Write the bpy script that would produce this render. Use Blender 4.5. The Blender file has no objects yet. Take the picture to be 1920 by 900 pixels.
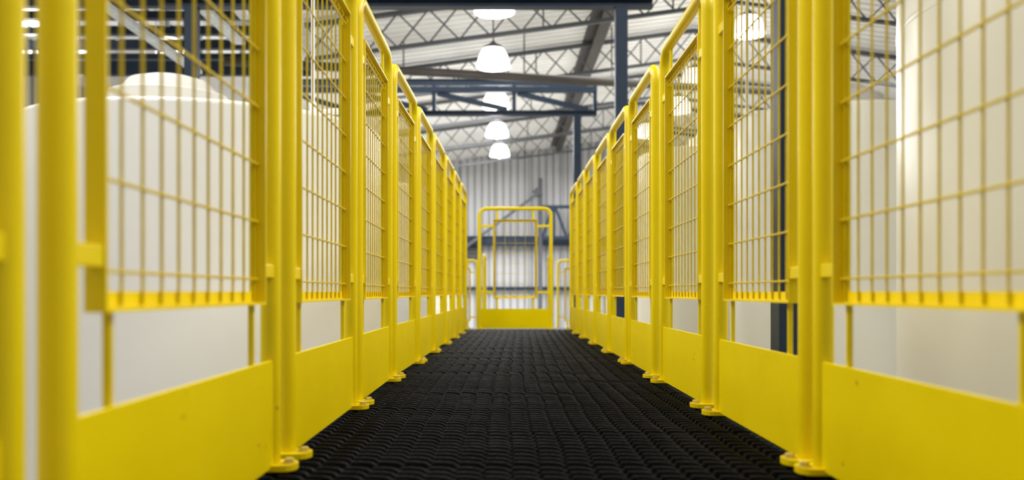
import bpy, bmesh, math, random
from mathutils import Vector, Matrix, noise

random.seed(7)
S = bpy.context.scene
COL = S.collection
PI = math.pi

# ------------------------------------------------------------------ camera, sky, lights, exposure
F_PX, U0, V0, EYE = 1653.0, 948.0, 548.0, 0.30      # focal length in px, vanishing point, eye height over the mats
cam_d = bpy.data.cameras.new('camera')
cam = bpy.data.objects.new('camera', cam_d); COL.objects.link(cam)
cam.location = (0, 0, EYE); cam.rotation_euler = (PI/2, 0, 0)
cam_d.sensor_width = 36.0; cam_d.sensor_fit = 'HORIZONTAL'
cam_d.lens = 36.0*F_PX/1920
cam_d.shift_x = (960-U0)/1920
cam_d.shift_y = (V0-450)/1920
cam_d.clip_start = 0.02; cam_d.clip_end = 200
cam_d.dof.use_dof = True
cam_d.dof.focus_distance = 2.9
cam_d.dof.aperture_fstop = 2.7
S.camera = cam

S.view_settings.view_transform = 'Standard'
S.view_settings.look = 'None'
S.view_settings.exposure = 0.2
S.view_settings.gamma = 1.0
S.view_settings.use_curve_mapping = False

W = bpy.data.worlds.new('overcast_sky'); S.world = W
W.use_nodes = True
W.node_tree.nodes['Background'].inputs[0].default_value = (1.0, 0.985, 0.95, 1)
W.node_tree.nodes['Background'].inputs[1].default_value = 0.30

def area(name, loc, rot, sx, sy, power, color=(1, 1, 1)):
    d = bpy.data.lights.new(name, 'AREA'); d.shape = 'RECTANGLE'
    d.size = sx; d.size_y = sy; d.energy = power; d.color = color
    o = bpy.data.objects.new(name, d); COL.objects.link(o)
    o.location = loc; o.rotation_euler = rot
    return o
area('fill_light_left', (-3.6, 6.0, 5.2), (0, -0.75, 0), 1.6, 13, 720, (1, 0.985, 0.95))  # added fill from the left for the right fence's inner faces, no real rooflight
area('fill_light_right', (3.9, 6.0, 5.2), (0, 0.75, 0), 1.6, 13, 740, (1, 0.985, 0.95))  # added fill from the right for the left fence, likewise no fitting in the hall
area('fill_light_back', (-1.0, 17.0, 3.55), (0, 0, 0), 16, 9, 1500, (1, 0.99, 0.97))  # unseen fill panel added below the roof to brighten the far end and ceiling

# ------------------------------------------------------------------ materials
def mat(name, color, rough=0.5, metal=0.0, color2=None, nscale=6.0, spots=None, bump=0.0, bscale=40, coat=0.0, spec=0.5,
        emit=None, estr=0.0):
    m = bpy.data.materials.new(name); m.use_nodes = True
    nt = m.node_tree; N = nt.nodes; L = nt.links
    b = N['Principled BSDF']
    b.inputs['Base Color'].default_value = (*color, 1)
    b.inputs['Roughness'].default_value = rough
    b.inputs['Metallic'].default_value = metal
    b.inputs['Specular IOR Level'].default_value = spec
    b.inputs['Coat Weight'].default_value = coat
    b.inputs['Coat Roughness'].default_value = 0.2
    if emit:
        b.inputs['Emission Color'].default_value = (*emit, 1); b.inputs['Emission Strength'].default_value = estr
    tc = N.new('ShaderNodeTexCoord'); oi = N.new('ShaderNodeObjectInfo')
    add = N.new('ShaderNodeVectorMath'); add.operation = 'MULTIPLY_ADD'
    comb = N.new('ShaderNodeCombineXYZ')
    for i in range(3): L.new(oi.outputs['Random'], comb.inputs[i])
    L.new(comb.outputs[0], add.inputs[0]); add.inputs[1].default_value = (13.1, 7.7, 5.3)
    L.new(tc.outputs['Object'], add.inputs[2])
    vec = add.outputs[0]
    cur = None
    if color2:
        n = N.new('ShaderNodeTexNoise'); n.inputs['Scale'].default_value = nscale; n.inputs['Detail'].default_value = 5
        L.new(vec, n.inputs['Vector'])
        r = N.new('ShaderNodeValToRGB')
        r.color_ramp.elements[0].position = 0.35; r.color_ramp.elements[1].position = 0.68
        r.color_ramp.elements[0].color = (*color, 1); r.color_ramp.elements[1].color = (*color2, 1)
        L.new(n.outputs['Fac'], r.inputs[0]); cur = r.outputs[0]
    if spots:
        scol, sscale, thr = spots
        n = N.new('ShaderNodeTexNoise'); n.inputs['Scale'].default_value = sscale; n.inputs['Detail'].default_value = 3
        L.new(vec, n.inputs['Vector'])
        r = N.new('ShaderNodeValToRGB')
        r.color_ramp.elements[0].position = thr; r.color_ramp.elements[1].position = thr+0.05
        r.color_ramp.elements[0].color = (0, 0, 0, 1); r.color_ramp.elements[1].color = (1, 1, 1, 1)
        L.new(n.outputs['Fac'], r.inputs[0])
        mx = N.new('ShaderNodeMix'); mx.data_type = 'RGBA'
        L.new(r.outputs[0], mx.inputs[0])
        if cur: L.new(cur, mx.inputs[6])
        else: mx.inputs[6].default_value = (*color, 1)
        mx.inputs[7].default_value = (*scol, 1)
        cur = mx.outputs[2]
    if cur: L.new(cur, b.inputs['Base Color'])
    if bump:
        n = N.new('ShaderNodeTexNoise'); n.inputs['Scale'].default_value = bscale; n.inputs['Detail'].default_value = 3
        L.new(vec, n.inputs['Vector'])
        bp = N.new('ShaderNodeBump'); bp.inputs['Strength'].default_value = bump; bp.inputs['Distance'].default_value = 0.01
        L.new(n.outputs['Fac'], bp.inputs['Height']); L.new(bp.outputs[0], b.inputs['Normal'])
    return m

YEL = mat('yellow_paint', (0.80, 0.605, 0.0), 0.33, color2=(0.85, 0.65, 0.001), nscale=5, spots=((0.36, 0.21, 0.01), 38, 0.74), bump=0.04, bscale=60, spec=0.28)
YEL_PLATE = mat('yellow_plate_paint', (0.78, 0.595, 0.0), 0.5, spec=0.07, color2=(0.84, 0.65, 0.002), nscale=4, spots=((0.34, 0.22, 0.01), 30, 0.72), bump=0.06, bscale=25)
YEL_WIRE = mat('yellow_wire_paint', (0.58, 0.42, 0.0), 0.45, color2=(0.66, 0.49, 0.001), nscale=30, spec=0.25)
YEL_BOLT = mat('yellow_bolt_paint', (0.72, 0.55, 0.05), 0.4, color2=(0.55, 0.42, 0.12), nscale=60)
RUB = mat('black_rubber', (0.0045, 0.0048, 0.0058), 0.5, color2=(0.0085, 0.0085, 0.009), nscale=10, spots=((0.05, 0.045, 0.04), 90, 0.74), bump=0.2, bscale=150, spec=0.045)
DECK = mat('dark_steel', (0.03, 0.032, 0.036), 0.6, color2=(0.05, 0.05, 0.052))
TANK = mat('cream_plastic', (0.80, 0.775, 0.70), 0.4, color2=(0.84, 0.82, 0.755), nscale=1.2, coat=0.1)
TANK_G = mat('grey_cream_plastic', (0.68, 0.64, 0.50), 0.32, color2=(0.72, 0.685, 0.56), nscale=1.0, coat=0.12)
LID = mat('pale_lid_plastic', (0.62, 0.60, 0.54), 0.5, spec=0.25)
NAVY = mat('navy_steel_paint', (0.018, 0.030, 0.052), 0.45, color2=(0.026, 0.040, 0.064), nscale=3, bump=0.03, spec=0.2)
TRUSS = mat('grey_truss_steel', (0.075, 0.082, 0.095), 0.55, color2=(0.10, 0.105, 0.115), nscale=3)
BROWN = mat('brown_grey_steel', (0.055, 0.049, 0.042), 0.6, color2=(0.075, 0.067, 0.06), nscale=2)
ROOF = mat('roof_sheet', (0.88, 0.88, 0.87), 0.5, color2=(0.76, 0.745, 0.71), nscale=1.0)
WALLM = mat('wall_sheet', (0.47, 0.475, 0.49), 0.5, color2=(0.53, 0.535, 0.545), nscale=0.7)
GALV = mat('galvanised_steel', (0.84, 0.87, 0.88), 0.3, 0.0, color2=(0.62, 0.67, 0.70), nscale=14)
PVC = mat('white_pipe_plastic', (0.85, 0.85, 0.84), 0.35)
CONC = mat('concrete', (0.42, 0.41, 0.39), 0.7, color2=(0.50, 0.49, 0.46), nscale=0.8, bump=0.1)
GLOW = mat('lit_acrylic', (0.9, 0.9, 0.9), 0.3, emit=(1.0, 0.985, 0.95), estr=2.6)
BULB = mat('lit_bulb', (1, 1, 1), 0.3, emit=(1.0, 0.99, 0.97), estr=12.0)
LAMPCAP = mat('lamp_housing', (0.09, 0.09, 0.095), 0.5, 0.0)

# ------------------------------------------------------------------ mesh helpers
class MB:
    """collects solid pieces and links them as one mesh object"""
    def __init__(s): s.v = []; s.f = []
    def poly(s, pts, faces):
        o = len(s.v); s.v += [tuple(p) for p in pts]; s.f += [tuple(i+o for i in f) for f in faces]
    def box(s, x0, x1, y0, y1, z0, z1):
        s.poly([(x0,y0,z0),(x1,y0,z0),(x1,y1,z0),(x0,y1,z0),(x0,y0,z1),(x1,y0,z1),(x1,y1,z1),(x0,y1,z1)],
               [(0,3,2,1),(4,5,6,7),(0,1,5,4),(1,2,6,5),(2,3,7,6),(3,0,4,7)])
    def bbox(s, x0, x1, y0, y1, z0, z1, b=0.002):       # bevelled box
        bm = bmesh.new(); bmesh.ops.create_cube(bm, size=1)
        for v in bm.verts:
            v.co = ((x0+x1)/2+v.co.x*(x1-x0), (y0+y1)/2+v.co.y*(y1-y0), (z0+z1)/2+v.co.z*(z1-z0))
        bmesh.ops.bevel(bm, geom=bm.edges[:], offset=b, segments=2, affect='EDGES', profile=0.5)
        bm.verts.index_update()
        s.poly([v.co[:] for v in bm.verts], [tuple(v.index for v in f.verts) for f in bm.faces]); bm.free()
    def prism(s, pts, axis, a0, a1):                     # 2-D outline extruded along an axis
        n = len(pts)
        def P(p, a):
            if axis == 'x': return (a, p[0], p[1])
            if axis == 'y': return (p[0], a, p[1])
            return (p[0], p[1], a)
        s.poly([P(p, a0) for p in pts]+[P(p, a1) for p in pts],
               [tuple(range(n))[::-1], tuple(range(n, 2*n))]+[(i, (i+1) % n, n+(i+1) % n, n+i) for i in range(n)])
    def bar(s, a, b, w, h, up=(0, 0, 1)):               # rectangular bar from a to b
        a = Vector(a); b = Vector(b); d = (b-a).normalized(); up = Vector(up)
        x = d.cross(up)
        if x.length < 1e-5: x = d.cross(Vector((1, 0, 0)))
        x.normalize(); y = x.cross(d)
        pts = []
        for p in (a, b):
            for sx, sy in ((-1,-1),(1,-1),(1,1),(-1,1)): pts.append(p+x*sx*w/2+y*sy*h/2)
        s.poly(pts, [(0,1,2,3)[::-1],(4,5,6,7),(0,1,5,4),(1,2,6,5),(2,3,7,6),(3,0,4,7)])
    def tube(s, path, r, n=12, caps=True):
        path = [Vector(p) for p in path]; k = len(path)
        tang = []
        for i in range(k):
            t = (path[min(i+1, k-1)]-path[max(i-1, 0)]).normalized(); tang.append(t)
        ref = Vector((0, 0, 1)) if abs(tang[0].z) < 0.9 else Vector((1, 0, 0))
        x = tang[0].cross(ref).normalized()
        pts = []
        for i in range(k):
            x = (x-tang[i]*x.dot(tang[i])).normalized(); y = tang[i].cross(x)
            for j in range(n):
                a = 2*PI*j/n; pts.append(path[i]+x*math.cos(a)*r+y*math.sin(a)*r)
        fc = []
        for i in range(k-1):
            for j in range(n):
                fc.append((i*n+j, i*n+(j+1) % n, (i+1)*n+(j+1) % n, (i+1)*n+j))
        if caps: fc += [tuple(range(n))[::-1], tuple(range((k-1)*n, k*n))]
        s.poly(pts, fc)
    def lathe(s, prof, n=48, c=(0, 0)):                  # (r, z) profile about a vertical axis
        k = len(prof); pts = []
        for r, z in prof:
            for j in range(n):
                a = 2*PI*j/n; pts.append((c[0]+r*math.cos(a), c[1]+r*math.sin(a), z))
        fc = [(i*n+j, i*n+(j+1) % n, (i+1)*n+(j+1) % n, (i+1)*n+j) for i in range(k-1) for j in range(n)]
        if prof[0][0] > 1e-4: fc.append(tuple(range(n))[::-1])
        if prof[-1][0] > 1e-4: fc.append(tuple(range((k-1)*n, k*n)))
        s.poly(pts, fc)
    def build(s, name, m, parent=None, smooth=None, loc=None):
        me = bpy.data.meshes.new(name); me.from_pydata(s.v, [], s.f); me.validate()
        bm = bmesh.new(); bm.from_mesh(me)
        bmesh.ops.recalc_face_normals(bm, faces=bm.faces[:])
        bm.to_mesh(me); bm.free()
        if smooth:
            me.set_sharp_from_angle(angle=math.radians(smooth))
            for p in me.polygons: p.use_smooth = True
            me.set_sharp_from_angle(angle=math.radians(smooth))
        o = bpy.data.objects.new(name, me); COL.objects.link(o)
        o.data.materials.append(m)
        if parent is not None: o.parent = parent
        if loc is not None: o.location = loc
        return o

def thing(name, label, cat, loc=(0, 0, 0), rz=0.0, group=None):
    o = bpy.data.objects.new(name, None); COL.objects.link(o)
    o.empty_display_size = 0.1
    o.location = loc; o.rotation_euler = (0, 0, rz)
    o['label'] = label; o['category'] = cat
    if group: o['group'] = group
    return o
def tag(o, label, cat, group=None):
    o['label'] = label; o['category'] = cat
    if group: o['group'] = group
    return o
def struct(o): o['kind'] = 'structure'; return o
def copy_tree(o, parent=None):
    c = o.copy(); COL.objects.link(c)
    if parent is not None: c.parent = parent
    for ch in [k for k in o.children]: copy_tree(ch, c)
    return c
def X_at(u, D): return (u-U0)/F_PX*D
def Z_at(v, D): return EYE-(v-V0)/F_PX*D
ORD = ['first', 'second', 'third', 'fourth', 'fifth', 'sixth', 'seventh', 'eighth', 'ninth', 'tenth', 'eleventh', 'twelfth',
       'thirteenth', 'fourteenth', 'fifteenth', 'sixteenth', 'seventeenth', 'eighteenth', 'nineteenth', 'twentieth']

# ------------------------------------------------------------------ the hall
FLOOR_Z = -2.0
m = MB(); m.box(-16, 14, -6, 24.2, FLOOR_Z-0.2, FLOOR_Z)
struct(m.build('floor', CONC))

RIDGE, RZ, SL = 2.9, 4.34, 0.132          # roof ridge x, ridge height, slope
ROOF_Y0, WALL_Y = 6.4, 23.6
VALLEY = -2.5                              # valley gutter; a steeper bay rises to the left of it
def roof_z(x): return RZ-abs(x-RIDGE)*SL if x >= VALLEY else RZ-(RIDGE-VALLEY)*SL+(VALLEY-x)*0.24
m = MB()                                    # corrugated roof sheets, ribs running up the slope
pitch = 0.20; yy = ROOF_Y0; prof = []
while yy < WALL_Y+0.2:
    for dy, h in ((0, 0), (0.125, 0), (0.14, 0.06), (0.185, 0.06)): prof.append((yy+dy, h))
    yy += pitch
for xa, xb in ((-15.5, VALLEY), (VALLEY, RIDGE), (RIDGE, 13.5)):
    k = len(prof); pts = []
    for x in (xa, xb):
        for y, h in prof: pts.append((x, y, roof_z(x)+0.06+h))
    for x in (xa, xb):
        for y, h in prof: pts.append((x, y, roof_z(x)+0.063+h))
    fc = [(i, i+1, k+i+1, k+i) for i in range(k-1)]+[(2*k+i+1, 2*k+i, 3*k+i, 3*k+i+1) for i in range(k-1)]
    m.poly(pts, fc)
struct(m.build('ceiling', ROOF))

m = MB()                                    # corrugated end wall
pts = []; prof = []; x = -15.5; k = 0
while x < 13.5:
    for dx, h in ((0, 0), (0.13, 0), (0.142, 0.07), (0.178, 0.07), (0.19, 0)): prof.append((x+dx, h))
    x += 0.191; k += 1
n = len(prof)
for z in (0, 1):
    for px, h in prof: pts.append((px, WALL_Y+h, FLOOR_Z if z == 0 else roof_z(px)+0.06))
for z in (0, 1):
    for px, h in prof: pts.append((px, WALL_Y+0.05+h, FLOOR_Z if z == 0 else roof_z(px)+0.06))
fc = [(i, i+1, n+i+1, n+i) for i in range(n-1)]+[(2*n+i, 2*n+i+1, 3*n+i+1, 3*n+i) for i in range(n-1)]
m.poly(pts, fc)
struct(m.build('wall_back', WALLM))
# lap strips between the sheets of the end wall
m = MB(); x = -15.2
while x < 13.2:
    m.box(x, x+0.02, WALL_Y-0.012, WALL_Y+0.01, FLOOR_Z, roof_z(x)-0.02); x += 0.93
struct(m.build('trim_1', mat('lap_strip', (0.20, 0.21, 0.23), 0.6)))

# ------------------------------------------------------------------ roof trusses (lattice rafters)
def lattice_part(m, xa, za, xb, zb, y, depth, step, w):
    n = max(1, int(round(abs(xb-xa)/step)))
    for i in range(n):
        for s in (0, 1):
            t0, t1 = i/n, (i+1)/n
            x0, x1 = xa+(xb-xa)*t0, xa+(xb-xa)*t1
            z0, z1 = za+(zb-za)*t0, za+(zb-za)*t1
            off = 0.012 if s else -0.012
            if s: m.bar((x0, y+off, z0), (x1, y+off, z1-depth), w, w)
            else: m.bar((x0, y+off, z0-depth), (x1, y+off, z1), w, w)
TR_Y = [11.0+2.62*k for k in range(5)]
names = ['nearest the camera, just above the second lamp', 'second from the camera, behind the second lamp', 'third from the camera, behind the navy gantry',
         'fourth from the camera, behind the gantry', 'farthest from the camera, against the corrugated end wall']
for k, y in enumerate(TR_Y):
    t = thing('roof_truss', 'grey lattice roof truss with crossed bracing, '+names[k], 'roof truss', (0, y, 0), 0, 'lattice roof trusses')
    tc, bc, lt = MB(), MB(), MB()
    dep = 0.43
    for xa, xb in ((VALLEY, RIDGE), (RIDGE, 13.0)):
        za, zb = roof_z(xa), roof_z(xb)
        tc.bar((xa, 0, za), (xb, 0, zb), 0.07, 0.055)
        bc.bar((xa, 0, za-dep), (xb, 0, zb-dep), 0.06, 0.045)
        lattice_part(lt, xa, za, xb, zb, 0, dep, 0.40, 0.018)
        for q in (0.55, 0.85):
            xx = xa+(xb-xa)*q; lt.bar((xx, 0, roof_z(xx)), (xx, 0, roof_z(xx)-dep), 0.02, 0.02)
    tc.build('top_chord', TRUSS, t); bc.build('bottom_chord', TRUSS, t); lt.build('lattice', TRUSS, t)

# long brown-grey beam under the roof, running away from the camera
t = thing('roof_beam', 'brown grey beam running lengthwise under the roof right of the lamps', 'beam', (1.33, 6.6, 0))
m = MB(); z = roof_z(1.33)
m.box(-0.14, 0.14, 0, 16.8, z+0.030, z+0.056); m.build('top_plate', BROWN, t)
m = MB(); m.box(0.10, 0.14, 0, 16.8, z-0.10, z+0.03); m.box(-0.02, 0.10, 0, 16.8, z-0.10, z-0.085); m.build('side_channel', BROWN, t)

# ------------------------------------------------------------------ end wall framing
t = thing('wall_girt', 'navy steel girt band running across the corrugated end wall behind the gate', 'steel beam', (0, 23.3, 0))
m = MB(); zc = Z_at(452, 23.3)
m.box(X_at(800, 23.3), 4.5, -0.10, 0.10, zc-0.10, zc+0.10); m.build('web', NAVY, t)
m = MB(); m.box(X_at(800, 23.3), 4.5, -0.14, 0.14, zc+0.10, zc+0.125); m.box(X_at(800, 23.3), 4.5, -0.14, 0.14, zc-0.125, zc-0.10)
m.build('flange', NAVY, t)
t = thing('wall_rail', 'thin navy rail low on the end wall, seen through the gate foot', 'steel beam', (0, 23.45, 0))
m = MB(); zc = Z_at(541, 23.45); m.box(-6, 6, -0.05, 0.05, zc-0.05, zc+0.05); m.build('rail', NAVY, t)
for x in (-5.5, -2.5, 3.4):
    m = MB(); m.box(x, x+0.06, -0.03, 0.10, FLOOR_Z, zc-0.05); m.build('post', NAVY, t)
t = thing('wall_column', 'slim grey column on the corrugated end wall above the gate', 'column', (X_at(1013, 23.2), 23.2, 0))
m = MB(); m.box(-0.055, 0.055, -0.05, 0.05, FLOOR_Z, 3.3); m.build('shaft', TRUSS, t)
m = MB(); m.box(-0.12, 0.12, -0.12, 0.12, FLOOR_Z, FLOOR_Z+0.03); m.build('base_plate', TRUSS, t)
t = thing('wall_brace', 'dark diagonal brace climbing the end wall to the slim column', 'brace', (0, 23.05, 0))
m = MB(); m.bar((X_at(850, 23), 0, Z_at(480, 23)), (X_at(1012, 23), 0, Z_at(360, 23)), 0.05, 0.075); m.build('rod', TRUSS, t)
m = MB(); m.bar((X_at(1002, 23), 0.03, Z_at(364, 23)), (X_at(1013, 23), 0.03, Z_at(355, 23)), 0.02, 0.2); m.build('gusset', TRUSS, t)
t = thing('wall_truss', 'navy girder with sloped braces on the end wall, right of the gate', 'girder', (0, 22.8, 0))
D = 22.8
m = MB(); zt = Z_at(388, D); zb = Z_at(446, D); m.box(X_at(1016, D), 3.6, -0.05, 0.05, zt-0.04, zt+0.04); m.build('top_chord', NAVY, t)
m = MB(); m.box(X_at(1016, D), 3.6, -0.05, 0.05, zb-0.04, zb+0.04); m.build('bottom_chord', NAVY, t)
for u in (1036, 1086):
    m = MB(); m.box(X_at(u, D), X_at(u+5, D), -0.04, 0.04, zb, zt); m.build('vertical', NAVY, t)
for ua, ub in ((1041, 1063), (1036, 1017), (1086, 1066)):
    m = MB(); m.bar((X_at(ua, D), 0, zt), (X_at(ub, D), 0, zb), 0.06, 0.07); m.build('diagonal', NAVY, t)
t = thing('wall_panel', 'dark grey louvred panel on the end wall at left of the gate', 'panel', (0, 23.4, 0))
m = MB(); m.box(X_at(845, 23.4), X_at(899, 23.4), -0.03, 0.03, Z_at(486, 23.4), Z_at(446, 23.4)); m.build('sheet', BROWN, t)
m = MB()
for k in range(5):
    zz = Z_at(486, 23.4)+0.06+k*0.11; m.box(X_at(845, 23.4), X_at(899, 23.4), -0.06, -0.03, zz, zz+0.04)
m.build('louvre', TRUSS, t)

# ------------------------------------------------------------------ tanks
def tank(label, x, y, R, top, m_, lid=(0, 0, 0.52), band=0):
    t = thing('storage_tank', label, 'tank', (x, y, FLOOR_Z), 0, 'round plastic storage tanks')
    H = top-FLOOR_Z
    b = MB(); sh = 0.035; prof = [(R*0.98, 0.0), (R, 0.03), (R, H-sh)]
    for k in range(1, 7):
        a = k/6*PI/2; prof.append((R-sh+sh*math.cos(a), H-sh+sh*math.sin(a)))
    prof += [(R*0.55, H+0.03), (0.02, H+0.05)]
    b.lathe(prof, 96); b.build('body', m_, t, smooth=35)
    if band:
        zb = H-band
        g = MB(); g.lathe([(R-0.002, zb-0.02), (R+0.002, zb-0.012), (R+0.002, zb+0.012), (R-0.002, zb+0.02)], 96)
        g.build('band', m_, t, smooth=60)
    lx, ly, lr = lid
    c = MB(); hz = H+0.02
    c.lathe([(lr, hz-0.02), (lr, hz+0.20), (lr-0.012, hz+0.215), (lr*0.80, hz+0.225), (lr*0.76, hz+0.262), (lr*0.66, hz+0.312), (lr*0.42, hz+0.342), (0.01, hz+0.350)], 64, (lx, ly))
    lo = c.build('lid', LID, t, smooth=30)
    g = MB(); g.lathe([(lr+0.012, hz+0.0), (lr+0.012, hz+0.05), (lr-0.004, hz+0.055)], 64, (lx, ly)); g.build('collar', LID, lo, smooth=40)
    return t
tank('big cream tank with round stepped lid behind the nearest left mesh panel', -2.15, 6.35, 1.25, 1.442, TANK, (-0.217, -0.15, 0.41), 0)
tank('cream tank just behind the lidded tank, on left of the walkway', -2.10, 9.85, 1.25, 1.442, TANK, (0, 0, 0.405), 0)
tank('farthest cream tank on left of the walkway, nearest the end wall', -2.10, 15.2, 1.25, 1.442, TANK, (0, 0, 0.405), 0)
tank('tall greyish cream tank filling the right edge of the photo', 2.78, 3.56, 1.10, 2.19, TANK_G, (0, 0, 0.40), 0.75)
tank('greyish white tank beyond the navy column on right of the walkway', 3.60, 9.70, 1.10, 2.19, TANK_G, (0, 0, 0.52), 0)
tank('farthest greyish white tank on right of the walkway', 2.95, 12.25, 1.10, 2.19, TANK_G, (0, 0, 0.40), 0)

def pipe(label, x, y, z0, z1, r=0.028):
    t = thing('fill_pipe', label, 'pipe', (x, y, 0))
    m = MB(); m.tube([(0, 0, z0), (0, 0, z1)], r, 14); m.build('tube', PVC, t, smooth=40)
    m = MB(); m.lathe([(r*1.9, z0+0.02), (r*1.9, z0+0.12), (r*1.2, z0+0.13)], 16)
    m.tube([(0, 0, z0+0.06), (0.14, 0, z0+0.06)], r*1.3, 12); m.tube([(0.12, 0, z0+0.06), (0.17, 0, z0+0.06)], r*1.9, 12)
    m.build('tee_fitting', PVC, t, smooth=40)
pipe('white pipe rising from the lidded cream tank on the left', -1.31, 6.0, 1.47, 4.2, 0.012)
pipe('white pipe rising beside the greyish tank beyond the right mesh', 2.66, 9.72, 2.21, 4.3, 0.014)

# ------------------------------------------------------------------ navy gantry frames over the walkway
def gantry(label, D):
    xl, xr, K = -2.88, 1.06, 0.9
    Z = lambda z: EYE+(z-EYE)*K
    t = thing('gantry_frame', label, 'gantry', (0, D, 0), 0, 'navy gantry frames across the walkway')
    for x in (xl, xr):
        m = MB(); m.bbox(x-0.056, x+0.056, -0.056, 0.056, FLOOR_Z+0.02, Z(3.20), 0.006); c = m.build('column', NAVY, t)
        m = MB(); m.box(x-0.13, x+0.13, -0.13, 0.13, FLOOR_Z, FLOOR_Z+0.02); m.build('base_plate', NAVY, c)
    x0, x1 = xl-0.3, 1.35
    m = MB(); m.box(x0, x1, -0.055, 0.055, Z(3.20), Z(3.21)); m.box(x0, x1, -0.006, 0.006, Z(3.21), Z(3.28)); m.box(x0, x1, -0.055, 0.055, Z(3.27), Z(3.28))
    m.build('bottom_chord', NAVY, t)
    m = MB(); m.box(x0, x1, -0.045, 0.045, Z(3.585), Z(3.675)); m.build('top_chord', NAVY, t)
    m = MB(); m.box(x0, x1+0.03, 0.02, 0.09, Z(3.715), Z(3.80)); m.box(x0, x1+0.03, -0.01, 0.12, Z(3.80), Z(3.81)); m.build('crown_channel', NAVY, t)
    xs = [1.32, 0.125, -1.06, -2.25]
    for i, x in enumerate(xs):
        m = MB(); m.box(x-0.028, x+0.028, -0.035, 0.035, Z(3.28), Z(3.585)); m.build('vertical', NAVY, t)
        m = MB(); m.box(x-0.028, x+0.028, -0.03, 0.09, Z(3.675), Z(3.715)); m.build('packer', NAVY, t)
        xe = xs[i+1] if i < 3 else x0
        m = MB(); m.bar((xe+0.05, 0, Z(3.57)), (x-0.10, 0, Z(3.30)), 0.075, 0.05, (0, 1, 0)); m.build('diagonal', NAVY, t)
gantry('navy gantry frame standing nearest, only its column beside the right fence showing', 3.29)
gantry('navy gantry frame whose girder crosses the top edge of the photo', 8.1)
gantry('navy gantry frame farthest away, its braced girder crossing behind the lamps', 13.05)

t = thing('cross_pipe', 'brown grey pipe crossing above the far navy gantry girder', 'pipe', (0, 0, 0))
PA, PB = Vector((-1.5, 12.1, 3.345)), Vector((3.4, 13.2, 3.345))
m = MB(); m.tube([PA+(PA-PB)*0.45, PA, PB, PB+(PB-PA)*0.3], 0.06, 14); m.build('tube', BROWN, t, smooth=50)
for q in (0.02, 0.36, 0.62):
    p = PA.lerp(PB, q)
    m = MB(); m.tube([(p.x, p.y, p.z+0.05), (p.x, p.y, roof_z(p.x))], 0.01, 8); m.build('hanger', BROWN, t)

# ------------------------------------------------------------------ stacked navy joists and galvanised trays at upper left
spec = [(9.50, 0.10, 'nearest'), (9.95, 0.085, 'second nearest'), (10.55, 0.085, 'third nearest'), (11.14, 0.10, 'fourth nearest'), (11.70, 0.075, 'second farthest'), (12.5, 0.20, 'farthest and deepest')]
for D, h, w in spec:
    t = thing('floor_joist', 'navy steel joist with hanger posts at upper left, %s of the row' % w, 'steel beam', (0, D, 0), 0, 'navy joists above the left tanks')
    zc = 3.42 if D < 12 else 3.47
    m = MB(); m.box(-8.2, -2.75, -0.05, 0.05, zc-h/2, zc+h/2); m.build('beam', NAVY, t)
    x = -7.9
    while x < -2.8:
        m = MB(); m.bar((x, 0, zc+h/2), (x, 0, zc+0.34), 0.045, 0.045); m.build('post', GALV, t); x += 0.55
    m = MB(); m.box(-8.2, -2.75, -0.06, 0.06, zc+0.34, zc+0.40); m.build('upper_beam', NAVY, t)
for (u, v, H, d0, d1, lab) in ((190, 10, 2.95, 8.35, 11.9, 'leftmost of the three galvanised trays sloping over the lidded tank'),
                              (360, 0, 2.98, 8.35, 10.6, 'middle one of the three galvanised trays at upper left'),
                              (428, 0, 3.00, 8.35, 9.7, 'rightmost of the three galvanised trays at upper left')):
    r = (u-U0)/(V0-v)
    x = r*H; z = H+EYE
    t = thing('cable_tray', lab, 'cable tray', (x, d0, z), 0, 'galvanised cable trays')
    L = d1-d0
    m = MB(); m.box(-0.06, 0.06, 0, L, -0.004, 0); m.box(-0.064, -0.06, 0, L, -0.004, 0.05); m.box(0.06, 0.064, 0, L, -0.004, 0.05); m.build('channel', GALV, t)
    m = MB(); y = 0.2
    while y < L: m.box(-0.06, 0.06, y, y+0.03, 0.0, 0.012); y += 0.3
    m.build('rung', GALV, t)
    m = MB(); y = 0.5
    while y < L:
        m.tube([(-0.05, y, 0.0), (-0.05, y, 0.6)], 0.006, 6); m.tube([(0.05, y, 0.0), (0.05, y, 0.6)], 0.006, 6); y += 1.5
    m.build('hanger_rod', GALV, t)

# ------------------------------------------------------------------ lamps
def make_lamp():
    t = thing('high_bay_lamp', '', 'lamp', (0, 0, 0), 0, 'glowing dome lamps')
    m = MB(); m.lathe([(0.208, 0.0), (0.218, 0.012), (0.209, 0.03), (0.200, 0.075), (0.178, 0.15), (0.148, 0.21), (0.12, 0.24),
                       (0.115, 0.235), (0.142, 0.205), (0.171, 0.146), (0.192, 0.075), (0.201, 0.03), (0.202, 0.004)], 40)
    m.build('shade', GLOW, t, smooth=40)
    m = MB(); m.lathe([(0.01, -0.045), (0.028, -0.035), (0.034, 0.0), (0.05, 0.05), (0.05, 0.14), (0.03, 0.18), (0.03, 0.23)], 20); m.build('bulb', BULB, t, smooth=60)
    m = MB(); m.lathe([(0.125, 0.236), (0.125, 0.25), (0.10, 0.275), (0.05, 0.30), (0.02, 0.33)], 28); m.build('housing', LAMPCAP, t, smooth=40)
    m = MB(); m.tube([(0, 0, 0.32), (0, 0, 0.62)], 0.009, 8); m.build('stem', LAMPCAP, t)
    d = bpy.data.lights.new('lamp_light', 'POINT'); d.energy = 30; d.shadow_soft_size = 0.2; d.color = (1, 0.98, 0.94)
    l = bpy.data.objects.new('lamp_light', d); COL.objects.link(l); l.parent = t; l.location = (0, 0, -0.12)
    return t
lamp0 = make_lamp(); first = True
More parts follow.
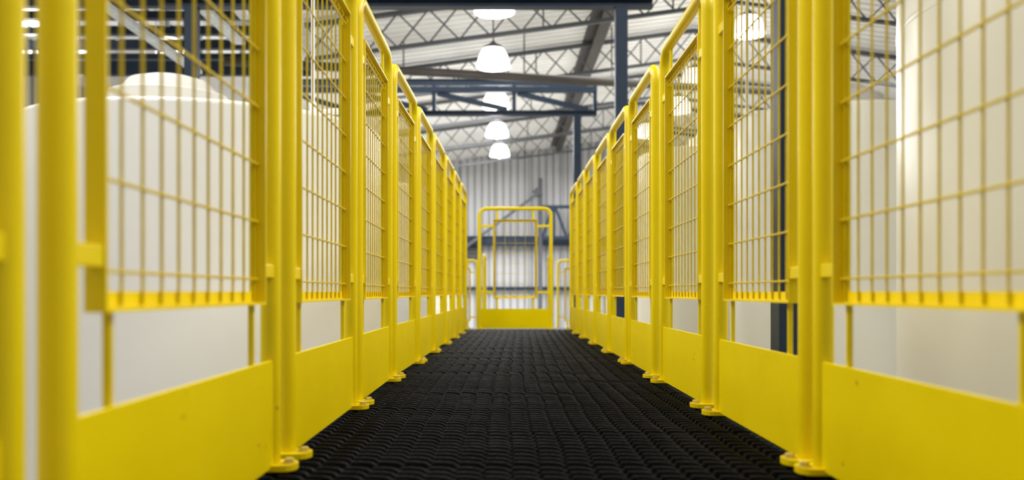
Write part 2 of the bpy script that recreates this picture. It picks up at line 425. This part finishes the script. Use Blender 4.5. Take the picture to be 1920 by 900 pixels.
def lamp(u, vb, D, label, tilt=None):
    global first
    o = lamp0 if first else copy_tree(lamp0)
    first = False
    o.location = (X_at(u, D), D, Z_at(vb, D)); o['label'] = label
    if tilt: o.rotation_euler = tilt
for u, vb, D, w in ((927, 24, 9.35, 'nearest of the middle row, cut by the top edge of the photo'), (925, 127, 11.05, 'second in the middle row, above the navy girder'),
                 (930, 203, 13.55, 'third in the middle row, seen through the navy girder'), (932, 256, 16.15, 'fourth in the middle row, just below the navy girder'),
                 (937, 293, 18.7, 'farthest of the middle row, above the gate')):
    lamp(u, vb, D, 'white dome lamp, '+w)
for u, vb, D, w in ((1403, 66, 11.4, 'nearest of the right row, seen through the second right mesh panel'), (1303, 160, 13.4, 'second of the right row, behind the third right mesh panel'),
                 (1272, 210, 15.3, 'third of the right row, low behind the third right mesh panel'), (1213, 256, 17.5, 'farthest of the right row, behind the fourth right mesh panel')):
    lamp(u, vb, D, 'white dome lamp, '+w)
for u, vb, D, w in ((52, 46, 10.6, 'at far upper left between two yellow posts'), (50, 114, 13.6, 'lower one between the two yellow posts at far left'),
                 (148, 116, 12.6, 'beside the leftmost mesh frame bar'), (321, 103, 13.2, 'above the lid of the big left tank')):
    lamp(u, vb, D, 'small glowing dome lamp, '+w)

# ------------------------------------------------------------------ walkway
XR = 0.53
def xl(D): return -(0.40-0.018*max(0.0, D-3.0))
END = 7.19
t = thing('walkway_platform', 'dark steel walkway platform carrying the black mats and yellow fences', 'platform', (0, 0, 0))
m = MB(); m.box(-0.50, 0.64, -1.2, END, -0.045, -0.03); m.build('deck_plate', DECK, t)
for x in (-0.47, 0.61):
    m = MB(); m.box(x-0.03, x+0.03, -1.2, END, -0.20, -0.19); m.box(x-0.004, x+0.004, -1.2, END, -0.19, -0.055); m.box(x-0.03, x+0.03, -1.2, END, -0.055, -0.045); m.build('side_beam', DECK, t)
    for y in (0.2, 3.5, 6.8):
        m = MB(); m.box(x-0.04, x+0.04, y-0.04, y+0.04, FLOOR_Z, -0.20); m.build('leg', DECK, t)

def mat_strip(y0, y1, idx):
    pitch = 0.039; g = 0.005
    ys = []; y = y0+g
    nr = max(1, int(round((y1-y0-2*g)/pitch))); p = (y1-y0-2*g)/nr
    for i in range(nr):
        a = y+i*p
        ys += [(a, -0.014), (a+0.34*p, -0.014), (a+0.38*p, -0.0016), (a+0.50*p, 0.0), (a+0.62*p, -0.0010), (a+0.68*p, -0.014)]
    ys.append((y1-g, -0.009))
    xa, xb = xl((y0+y1)/2)-0.03, XR+0.03
    band = 0.0485; xs = []
    x = xa
    q = ((0.0, -0.0065), (0.10, -0.0065), (0.15, -0.0004), (0.45, 0.0), (0.75, -0.0010), (0.93, -0.0028))
    while x < xb-band*0.3:
        for f, h in q:
            if x+f*band < xb: xs.append((x+f*band, h))
        x += band
    xs.append((xb, -0.006))
    pts = []; nx = len(xs)
    for yv, hy in ys:
        for xv, hx in xs:
            wob = 0.006*noise.noise(Vector((xv*3, yv*4, idx*0.7)))
            dz = 0.0016*noise.noise(Vector((xv*5, yv*9, 3.3+idx)))
            z = min(hy, hx+dz-0.0012) if hy < -0.005 else hx+hy+dz-0.0012
            pts.append((xv+wob, yv, z))
    ny = len(ys)
    fc = [(j*nx+i, j*nx+i+1, (j+1)*nx+i+1, (j+1)*nx+i) for j in range(ny-1) for i in range(nx-1)]
    m = MB(); m.poly(pts, fc)
    # skirt and underside
    bz = -0.028; per = [i for i in range(nx)]+[(j*nx+nx-1) for j in range(1, ny)]+[((ny-1)*nx+i) for i in range(nx-2, -1, -1)]+[(j*nx) for j in range(ny-2, 0, -1)]
    o = len(m.v); m.v += [(m.v[i][0], m.v[i][1], bz) for i in per]; n = len(per)
    m.f += [(per[i], per[(i+1) % n], o+(i+1) % n, o+i) for i in range(n)]
    m.f.append(tuple(range(o, o+n))[::-1])
    o = m.build('rubber_mat', RUB, None, smooth=50)
    tag(o, 'black ribbed rubber mat across the walkway, %s from the camera' % ORD[idx], 'mat', 'black rubber mats on the walkway')
yy, i = 1.16, 0
seams = [1.16, 1.55, 1.91, 2.30, 2.65, 3.00, 3.35, 3.70, 4.06, 4.42, 4.78, 5.13, 5.48, 5.83, 6.18, 6.53, 6.86, END]
for i in range(len(seams)-1): mat_strip(seams[i], seams[i+1], i)

# ------------------------------------------------------------------ yellow guard panels
def guard_panel(P0, P1, z0, label, inset=0.07, nw=10, top=1.10, feet=True, sw=0.0035, group='yellow mesh guard panels'):
    """P0 to P1: the two posts of one hoop; the walkway side is on the left hand of that direction (local +y)"""
    P0 = Vector((*P0, 0)); P1 = Vector((*P1, 0)); d = P1-P0; L = d.length
    t = thing('guard_panel', label, 'railing', (P0.x, P0.y, z0), math.atan2(d.y, d.x), group)
    R = 0.017; br = 0.065
    path = [(0, 0, 0.008), (0, 0, top-br)]
    for k in range(1, 9):
        a = k/8*PI/2; path.append((br-br*math.cos(a), 0, top-br+br*math.sin(a)))
    for k in range(0, 9):
        a = k/8*PI/2; path.append((L-br+br*math.sin(a), 0, top-br+br*math.cos(a)))
    path += [(L, 0, 0.008)]
    m = MB(); m.tube(path, R, 20); m.build('hoop_rail', YEL, t, smooth=50)
    x0, x1, zb, zt = inset, L-inset, 0.28, 1.0
    th = 0.004; w = 0.021; fo, fi = -0.010, 0.012
    m = MB()     # angle-iron frame: web in the panel plane, flange towards the walkway
    m.box(x0, x1, fo, fo+th, zb, zb+w); m.box(x0, x1, fo+th, fi, zb, zb+th)
    m.box(x0, x1, fo, fo+th, zt-w, zt); m.box(x0, x1, fo+th, fi, zt-th, zt)
    m.box(x0, x0+w, fo, fo+th, zb+w, zt-w); m.box(x0, x0+th, fo+th, fi, zb+th, zt-th)
    m.box(x1-w, x1, fo, fo+th, zb+w, zt-w); m.box(x1-th, x1, fo+th, fi, zb+th, zt-th)
    m.build('mesh_frame', YEL, t)
    m = MB(); wr = 0.0021; wy = fo+th+wr
    n = nw; a0, a1 = x0+0.016, x1-0.016
    for k in range(n+1):
        x = a0+(a1-a0)*k/n
        m.tube([(x, wy, zb+0.006), (x, wy, 0.962), (x+0.001, wy+0.010, 0.976), (x, wy+0.001, 0.992)], wr, 6)
    for k in range(8):
        z = 0.321+k*0.0925
        m.tube([(x0+0.005, wy+2*wr, z), (x1-0.005, wy+2*wr, z)], wr, 6)
    m.build('wire_mesh', YEL_WIRE, t, smooth=60)
    for x in (x0+0.035, x1-0.035):
        m = MB(); m.bbox(x-sw, x+sw, -0.007, 0.002, 0.183, zb, 0.001); m.build('lower_strut', YEL, t)
        m = MB(); m.bbox(x-sw, x+sw, -0.007, 0.002, zt, top-R+0.003, 0.001); m.build('upper_strut', YEL, t)
    for z in (0.335, 0.94):
        for xa, xb in ((0.008, x0), (x1, L-0.008)):
            m = MB(); m.bbox(xa, xb, -0.004, 0.010, z-0.011, z+0.011, 0.0015); m.build('side_lug', YEL, t)
    m = MB()
    c = 0.006; pa, pb = 0.013, L-0.013
    m.prism([(pa, 0.006), (pb, 0.006), (pb, 0.185-c), (pb-c, 0.185), (pa+c, 0.185), (pa, 0.185-c)], 'y', 0.003, 0.008)
    m.build('kick_plate', YEL_PLATE, t)
    if feet:
        for x in (0, L):
            pts = [(x-0.030, -0.055), (x+0.030, -0.055), (x+0.030, 0.025)]
            for k in range(1, 8):
                a = k/8*PI; pts.append((x+0.030*math.cos(a), 0.025+0.022*math.sin(a)))
            pts.append((x-0.030, 0.025))
            m = MB(); m.prism(pts, 'z', 0.0, 0.010); fp = m.build('foot_plate', YEL, t)
            m = MB(); m.lathe([(0.0085, 0.010), (0.0085, 0.017), (0.006, 0.0185), (0.001, 0.0185)], 6, (x, 0.032)); m.lathe([(0.012, 0.010), (0.012, 0.0118), (0.005, 0.0119)], 14, (x, 0.032))
            m.build('bolt', YEL_BOLT, fp)
    return t
LB = [-0.02, 0.787, 1.609, 2.37, 3.10, 3.82, 4.49, 5.18, 5.84, 6.46]
LA = [0.70, 1.50, 2.28, 2.985, 3.72, 4.40, 5.09, 5.76, 6.38, 7.08]
for k in range(10):
    b, a = LB[k], LA[k]
    lab = 'yellow mesh guard panel on left of the walkway, %s from the camera' % ORD[k]
    if k == 0: lab = 'yellow guard panel on left, only its far post showing at the photo edge'
    guard_panel((xl(a), a), (xl(b), b), 0.0, lab)
RB = [0.80, 1.545, 2.31, 3.107, 3.80, 4.46, 5.17, 5.83, 6.46]
RA = [1.47, 2.17, 2.94, 3.70, 4.38, 5.08, 5.75, 6.37, 7.08]
for k in range(9):
    guard_panel((XR, RB[k]), (XR, RA[k]), 0.0, 'yellow mesh guard panel on right of the walkway, %s from the camera' % ORD[k])
# the panel closing the far end, on a step just below the walkway
GD = 8.06; GZ = -0.035
guard_panel((X_at(1033, GD), GD), (X_at(899, GD), GD), GZ, 'yellow mesh panel standing square across the far end of the walkway', inset=0.125, nw=4, sw=0.010)
# top step carrying that panel, then the lower landing and its guard panels
t = thing('top_step', 'dark steel step under the panel that closes the walkway', 'step', (0, 0, 0))
m = MB(); m.box(-0.75, 0.92, END+0.02, 8.3, -0.075, -0.035); m.build('tread', DECK, t)
for x in (-0.7, 0.87):
    m = MB(); m.box(x-0.04, x+0.04, 7.5, 7.58, FLOOR_Z, -0.075); m.build('leg', DECK, t)
t = thing('landing_platform', 'dark steel landing lower down beyond the end panel', 'platform', (0, 0, 0))
m = MB(); m.prism([(-0.75, 8.35), (0.92, 8.35), (0.92, 11.5), (1.6, 11.5), (1.6, 12.2), (-1.3, 12.2), (-1.3, 11.5), (-0.75, 11.5)], 'z', -0.42, -0.37); m.build('lower_deck', DECK, t)
for x, y, z in ((-0.7, 8.45, -0.42), (0.87, 8.45, -0.42), (-1.2, 12.1, -0.42), (1.5, 12.1, -0.42)):
    m = MB(); m.box(x-0.04, x+0.04, y-0.04, y+0.04, FLOOR_Z, z); m.build('leg', DECK, t)
LD = 11.9; LZ = -0.37
guard_panel((X_at(895, LD), LD), (X_at(895, LD)-0.74, LD), LZ, 'yellow guard panel on the lower landing, left behind the end panel', inset=0.09, sw=0.010)
guard_panel((X_at(1046, LD)+0.74, LD), (X_at(1046, LD), LD), LZ, 'yellow guard panel on the lower landing, right behind the end panel', inset=0.09, sw=0.010)
guard_panel((-0.25, 10.8), (-0.25, 10.1), LZ, 'yellow guard panel seen edge on behind the end panel, left side')
guard_panel((0.53, 10.1), (0.53, 10.8), LZ, 'yellow guard panel seen edge on behind the end panel, right side')
